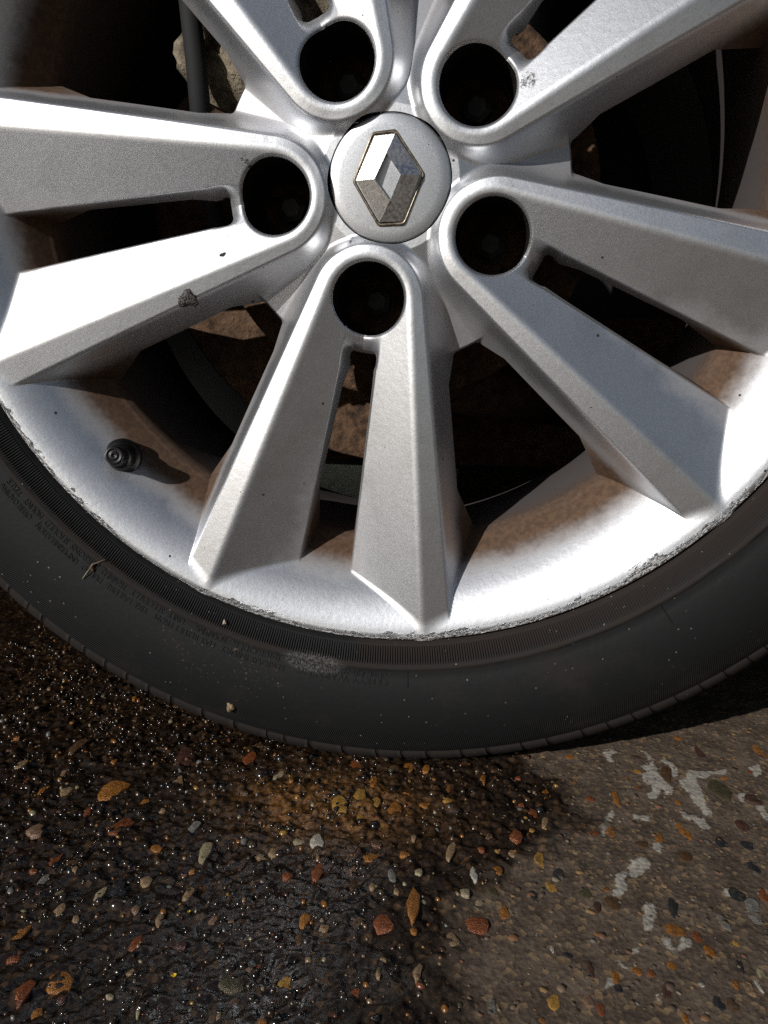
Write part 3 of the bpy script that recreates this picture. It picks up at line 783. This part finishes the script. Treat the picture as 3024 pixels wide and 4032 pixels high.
# stones set in the concrete
COL = {'O': (0.34, 0.135, 0.026), 'R': (0.24, 0.070, 0.022), 'P': (0.26, 0.15, 0.095), 'B': (0.11, 0.058, 0.026), 'T': (0.33, 0.215, 0.115),
       'C': (0.40, 0.33, 0.20), 'G': (0.24, 0.225, 0.20), 'K': (0.030, 0.030, 0.033), 'D': (0.085, 0.038, 0.026), 'L': (0.085, 0.070, 0.036),
       'W': (0.50, 0.46, 0.38), 'Y': (0.46, 0.25, 0.055)}
def stone_mat(nm, col, w_):
    t = NT(nm); c = t.coord(); n1 = t.noise(c, 1.6, 5, 0.65); n2 = t.noise(c, 9, 3, 0.6)
    k = 0.95 if w_ else 0.95
    a = tuple(x_ * k * 0.6 for x_ in col); b = tuple(x_ * k * 1.2 for x_ in col)
    base = t.mix(t.ramp(n1, 0.3, 0.7), a, b)
    base = t.mix(t.math('MULTIPLY', t.ramp(n2, 0.62, 0.72), 0.7), base, tuple(x_ * 0.2 for x_ in col))
    # cement and dirt still clinging to the stone
    g = t.n('NewGeometry').outputs['Position']; n3 = t.noise(g, 330, 5, 0.7)
    film = t.math('MULTIPLY', t.ramp(n3, 0.50, 0.66) if not w_ else t.ramp(n3, 0.62, 0.72), 0.85)
    base = t.mix(film, base, (0.012, 0.009, 0.0065) if w_ else (0.085, 0.062, 0.043))
    return t.set(Base_Color=base, Roughness=0.22 if w_ else 0.8, Specular_IOR_Level=0.6 if w_ else 0.2, Normal=t.bump(n3, 0.7, 0.0012, t.bump(n2, 0.35, 0.12)))
SM = {(k, w_): stone_mat('stone_' + {'O': 'orange', 'R': 'rust', 'P': 'pinkish', 'B': 'brown', 'T': 'tan', 'C': 'cream', 'G': 'grey', 'K': 'slate', 'D': 'maroon',
                                     'L': 'olive', 'W': 'white', 'Y': 'ochre'}[k] + ('_wet' if w_ else '_dry'), c_, w_) for k, c_ in COL.items() for w_ in (0, 1)}
def stone_shape(seed, n=10):
    """a broken stone worn flush: angular outline, flat pitted top"""
    r = random.Random(seed); p, q = r.uniform(0, 6.28), r.uniform(0, 6.28); e1, e2 = r.uniform(.04, .2), r.uniform(.03, .16)
    an = [2 * math.pi * (k + r.uniform(-.3, .3)) / n for k in range(n)]
    rad = [1 + e1 * math.sin(2 * a + p) + e2 * math.sin(3 * a + q) + r.uniform(-.16, .16) for a in an]
    V = []
    for s, z in ((1.04, -1.6), (0.97, 0.35), (0.86, 0.88)):
        for k in range(n): V.append((s * rad[k] * math.cos(an[k]), s * rad[k] * math.sin(an[k]), z + (r.uniform(-.22, .22) if z > 0 else 0)))
    V.append((r.uniform(-.2, .2), r.uniform(-.2, .2), r.uniform(.75, 1.1))); F = []
    for q_ in range(2):
        for k in range(n): F.append((q_ * n + k, q_ * n + (k + 1) % n, (q_ + 1) * n + (k + 1) % n, (q_ + 1) * n + k))
    for k in range(n): F.append((2 * n + k, 2 * n + (k + 1) % n, 3 * n))
    return V, F
shapes = [stone_shape(s) for s in range(13)]
cache = {}
def put_stone(xm, zm, sx, sz, col, rot, k):
    w_ = int(wetness(np.array(float(xm)), np.array(float(zm)))[0] > 0.5)
    key = (k % 13, col, w_)
    if key not in cache:
        cache[key] = mesh('stone', *shapes[k % 13]); cache[key].materials.append(SM[(col, w_)])
    o = obj('stone', cache[key], None, ground)
    hgt = min(0.9, 0.40 + 0.035 * min(sx, sz)) * (1.15 if w_ else 0.6)
    o.location = (xm * MM, -zm * MM, (float(ground_h(xm, zm)) + (0.1 if w_ else -0.05)) * MM)
    o.scale = (sx / 2 * MM, sz / 2 * MM, hgt * MM); o.rotation_euler = (random.uniform(-.06, .06), random.uniform(-.06, .06), rot)
STONES = """-137,52,14.4,19.8,O -121,79,14.9,13.8,R -157,92,8.7,9.8,P -139,107,4.9,10.9,R -128,101,3.2,8.2,B -130,150,5.2,9.6,O -112,178,6.1,10.8,R -102,172,10.2,10.6,O -81,151,4.8,9.0,R -120,138,4.4,7.4,T -91,117,6.0,6.5,T -70,122,3.9,8.9,T -105,41,6.1,13.8,T -72,94,5.7,17.8,C -83,77,5.2,9.2,G -100,125,6.6,12.4,K -55,134,4.4,7.0,P -76,139,3.1,8.9,T -107,128,3.9,7.9,C -125,129,3.9,6.1,C -137,121,4.0,8.3,G -144,117,4.1,2.8,R -110,15,10.4,23.4,D -38,165,12.6,8.1,L -80,177,3.3,2.2,C -78,163,3.2,5.6,T -70,163,3.5,5.5,B -173,58,3.6,7.1,O -141,72,4.6,7.2,R -171,38,2.5,12.8,T -161,55,6.4,9.2,T -197,36,5.4,8.7,T -125,115,2.7,3.8,T -111,142,3.1,4.0,T -170,93,2.9,4.3,L -73,13,6.9,14.0,R -88,135,3.8,5.0,P -67,182,1.6,3.6,C -38,179,1.6,3.7,T -33,157,2.9,4.3,P -175,14,7.0,14.3,B -11,12,10.3,15.4,R -53,25,5.9,11.8,C 18,8,6.0,10.9,O 0,27,5.0,8.6,O -5,41,7.2,14.8,Y -15,50,8.7,15.6,Y 3,46,6.3,9.2,Y -3,59,4.6,7.4,Y 14,50,7.1,14.2,O 2,62,2.7,3.0,O -21,80,6.6,10.0,W -30,81,5.8,5.0,C -40,89,5.7,5.3,T -45,94,5.7,5.2,T 7,88,8.5,7.4,O 8,78,5.1,4.5,B -17,100,5.5,11.0,R -1,97,3.5,7.1,P 17,99,3.5,10.0,G -1,106,5.1,8.2,B 20,108,2.7,3.8,T 28,116,5.9,19.8,O 29,130,3.1,3.7,O 16,127,8.3,11.0,R -17,130,4.8,8.4,O -8,133,5.0,4.1,T -17,141,3.7,6.3,B -18,163,5.2,9.6,Y -30,156,3.5,5.7,R 9,164,4.5,6.0,R 32,151,3.5,8.7,T 18,147,2.7,2.6,T 17,155,2.0,3.9,T -9,170,1.7,5.2,G -22,179,3.8,4.3,O 55,124,10.2,9.4,R 45,132,5.0,9.0,T 56,112,3.3,8.2,C 50,106,5.4,4.7,C 54,94,3.5,10.1,W 29,96,3.5,4.6,C 29,44,4.8,5.3,O 41,26,2.5,6.4,O 60,14,3.4,9.0,O 28,10,4.3,7.7,O 43,79,4.3,13.2,T 54,163,2.5,3.0,P 60,163,3.4,8.6,G 65,91,4.2,6.1,O 67,115,4.6,8.1,O 25,72,3.0,4.6,T 163,-4,7.1,18.0,B 159,48,5.1,15.4,O 145,56,3.5,9.9,O 136,61,6.9,7.2,B 122,54,5.5,7.5,O 85,79,5.1,11.1,Y 88,97,4.9,7.1,Y 72,77,4.4,5.1,T 75,65,6.1,9.6,R 85,43,4.8,9.4,R 90,51,3.2,9.0,T 93,23,5.1,13.2,O 110,13,2.2,12.3,O 130,24,3.8,13.1,O 116,27,5.0,5.0,R 162,24,2.9,4.3,O 140,5,2.6,4.7,O 189,-25,5.6,17.8,D 224,-35,5.2,14.7,O 137,117,9.2,7.1,O 145,120,4.5,7.0,R 148,127,4.1,6.7,O 117,140,4.0,4.7,O 108,143,3.0,8.4,O 122,141,3.0,3.8,R 153,142,3.0,5.3,O 158,143,4.2,6.8,T 149,152,4.1,6.4,B 96,156,3.5,6.3,P 100,159,2.9,6.9,R 130,160,2.3,4.8,O 78,166,2.5,2.6,O 170,92,7.7,10.1,K 140,102,4.8,17.5,K 159,110,4.0,11.0,G 107,107,3.4,8.6,D 114,104,6.8,8.7,B 175,54,5.4,9.9,K 154,68,7.5,9.3,B 174,101,6.8,15.4,G 182,91,4.2,9.2,R 184,72,4.4,9.0,K 187,55,6.2,8.6,K 188,9,12.0,16.9,L 203,15,7.6,10.4,D 190,39,7.2,9.3,D 92,89,5.0,8.4,K 91,135,4.4,3.2,K 85,133,1.9,4.1,W 140,144,2.4,2.3,W 126,148,3.0,8.8,D 165,135,3.1,6.3,C 162,141,1.8,6.1,W 144,152,4.1,6.4,K 108,149,3.0,4.4,K 80,103,4.1,6.9,K 103,100,6.2,5.0,L 158,132,3.1,7.3,K 160,121,2.6,3.4,Y 99,142,2.1,8.5,D"""
taken = []
for k, s in enumerate(STONES.split()):
    a, b, c_, d_, col = s.split(','); a, b, c_, d_ = float(a), float(b), float(c_), float(d_)
    put_stone(a, b, c_, d_, col, random.uniform(-.25, .25), k * 5 + 1); taken.append((a, b, max(c_, d_) / 2))
cnt = 0; tries = 0
while cnt < 120 and tries < 5000:
    tries += 1
    a, b = random.uniform(-230, 250), random.uniform(-60, 188)
    s1 = random.choice((2.2, 2.6, 3.0, 3.4, 4.2))
    if any((a - p) ** 2 + (b - q) ** 2 < (rr + s1) ** 2 for p, q, rr in taken): continue
    if wetness(np.array(a), np.array(b))[0] < 0.5 and random.random() < 0.45: continue
    cnt += 1; taken.append((a, b, s1))
    put_stone(a, b, s1 * random.uniform(.9, 1.4), s1 * random.uniform(.9, 1.8), random.choice('OORRBBTYDKLBDO'), random.uniform(-1.5, 1.5), tries)
# fine gravel: too small to pick apart
NG = 5200
gx = rng.uniform(-300, 320, NG); gz = rng.uniform(-160, 190, NG); gs = 0.35 + rng.gamma(1.6, 0.30, NG)
gh = ground_h(gx, gz); gw, gg = wetness(gx, gz)
pal = np.array([COL[k] for k in 'ORPBTCGKDLYBBBKDLO'])[rng.integers(0, 18, NG)]
V = np.zeros((NG, 13, 3)); n6 = np.arange(6) * math.pi / 3
rot = rng.uniform(0, 6.28, NG); asp = rng.uniform(.6, 1.5, NG)
for lay, (s, z) in enumerate(((1.0, -0.8), (0.8, 0.45))):
    rr = gs[:, None] * s * (1 + rng.uniform(-.2, .2, (NG, 6)))
    ca, sa = np.cos(n6 + 0.0)[None], np.sin(n6)[None]
    px, py = rr * ca * asp[:, None], rr * sa
    V[:, lay * 6:lay * 6 + 6, 0] = gx[:, None] + px * np.cos(rot)[:, None] - py * np.sin(rot)[:, None]
    V[:, lay * 6:lay * 6 + 6, 1] = -gz[:, None] + px * np.sin(rot)[:, None] + py * np.cos(rot)[:, None]
    V[:, lay * 6:lay * 6 + 6, 2] = gh[:, None] + (gs * (0.35 + 0.4 * gw))[:, None] * z
V[:, 12, 0], V[:, 12, 1], V[:, 12, 2] = gx, -gz, gh + gs * (0.35 + 0.4 * gw) * 0.7
base = (np.arange(NG) * 13)[:, None, None]
tri = [(k, (k + 1) % 6, 6 + k) for k in range(6)] + [((k + 1) % 6, 6 + (k + 1) % 6, 6 + k) for k in range(6)] + [(6 + k, 6 + (k + 1) % 6, 12) for k in range(6)]
Ft = (base + np.array(tri)[None]).reshape(-1, 3)
fm = bpy.data.meshes.new('fine_gravel'); fm.vertices.add(NG * 13); fm.vertices.foreach_set('co', (V * MM).ravel())
fm.loops.add(Ft.size); fm.loops.foreach_set('vertex_index', Ft.ravel().astype(np.int32))
fm.polygons.add(len(Ft)); fm.polygons.foreach_set('loop_start', np.arange(0, Ft.size, 3, dtype=np.int32))
fm.polygons.foreach_set('use_smooth', np.ones(len(Ft), bool)); fm.update(calc_edges=True)
colr = np.ones((NG, 13, 4), np.float32); dm = ((1 - gw) * 0.6)[:, None]; colr[:, :, :3] = ((pal * (1 - dm) + np.array([0.105, 0.08, 0.058]) * dm) * (0.95 - 0.45 * gw)[:, None])[:, None, :]
fm.attributes.new('tint', 'FLOAT_COLOR', 'POINT').data.foreach_set('color', colr.ravel())
fm.attributes.new('gloss', 'FLOAT', 'POINT').data.foreach_set('value', np.repeat(gw, 13).astype(np.float32))
t = NT('fine_gravel'); at = t.n('Attribute', attribute_name='tint').outputs['Color']
t.set(Base_Color=at, Roughness=t.mixf(t.attr('gloss'), 0.8, 0.22))
obj('fine_gravel', fm, t.m, ground, kind='stuff')
# wet grit on the soaked side: glossy beads added to catch sun glints
NW = 9000
wx = rng.uniform(-300, 90, NW); wz = rng.uniform(-120, 195, NW); wg = wetness(wx, wz)[1]
keep = rng.random(NW) < wg * (0.08 + 1.3 * np.clip(vnoise(wx / 12, wz / 12) - 0.30, 0, 1)); wx, wz = wx[keep], wz[keep]; NW = len(wx)
ws = 0.42 + rng.gamma(1.5, 0.42, NW); wh = ground_h(wx, wz); k8 = np.arange(8) * math.pi / 4
V = np.zeros((NW, 25, 3)); asp = rng.uniform(.7, 1.4, NW)[:, None]
for lay, (s, z) in enumerate(((1.0, -0.5), (0.86, 0.25), (0.5, 0.62))):
    V[:, lay * 8:lay * 8 + 8, 0] = wx[:, None] + ws[:, None] * s * np.cos(k8) * asp
    V[:, lay * 8:lay * 8 + 8, 1] = -wz[:, None] + ws[:, None] * s * np.sin(k8)
    V[:, lay * 8:lay * 8 + 8, 2] = wh[:, None] + ws[:, None] * z
V[:, 24, 0], V[:, 24, 1], V[:, 24, 2] = wx, -wz, wh + ws * 0.75
tri = [t_ for q in (0, 8) for k in range(8) for t_ in ((q + k, q + (k + 1) % 8, q + 8 + k), (q + (k + 1) % 8, q + 8 + (k + 1) % 8, q + 8 + k))] + [(16 + k, 16 + (k + 1) % 8, 24) for k in range(8)]
Ft = ((np.arange(NW) * 25)[:, None, None] + np.array(tri)[None]).reshape(-1, 3)
wm = bpy.data.meshes.new('wet_glint_grit'); wm.vertices.add(NW * 25); wm.vertices.foreach_set('co', (V * MM).ravel())
wm.loops.add(Ft.size); wm.loops.foreach_set('vertex_index', Ft.ravel().astype(np.int32))
wm.polygons.add(len(Ft)); wm.polygons.foreach_set('loop_start', np.arange(0, Ft.size, 3, dtype=np.int32))
wm.polygons.foreach_set('use_smooth', np.ones(len(Ft), bool)); wm.update(calc_edges=True)
t = NT('wet_glint_grit'); nz = t.noise(t.coord(), 300, 2)
t.set(Base_Color=t.mix(t.ramp(nz, .35, .65), (0.006, 0.0045, 0.0036), (0.034, 0.021, 0.013)), Roughness=0.16, Specular_IOR_Level=0.7)
obj('wet_glint_grit', wm, t.m, ground, kind='stuff')
# yellow petals
YEL = plain('yellow_petal', (0.75, 0.50, 0.02), 0.6)
def petal(name, x_, z_, s, label):
    V = [(s * (1 + .3 * math.sin(3 * a)) * math.cos(a), s * .8 * (1 + .3 * math.cos(2 * a)) * math.sin(a), 0.3 * math.sin(2 * a)) for a in np.arange(10) * .6283]
    V = V + [(p[0], p[1], p[2] - .25) for p in V]; F = [tuple(range(10)), tuple(range(19, 9, -1))] + [(i, i + 10, (i + 1) % 10 + 10, (i + 1) % 10) for i in range(10)]
    o = obj(name, mesh(name, np.array(V) * MM, F, False), YEL, None, label=label, category='petal')
    o.location = (x_ * MM, -z_ * MM, (float(ground_h(x_, z_)) + 1.0) * MM)
petal('yellow_petal', -59.9, 165.9, 1.0, 'tiny yellow petal on the wet concrete near the bottom edge')
petal('yellow_petal', -66.2, 131.8, 0.55, 'smaller yellow petal fleck on the wet concrete, above the other one')
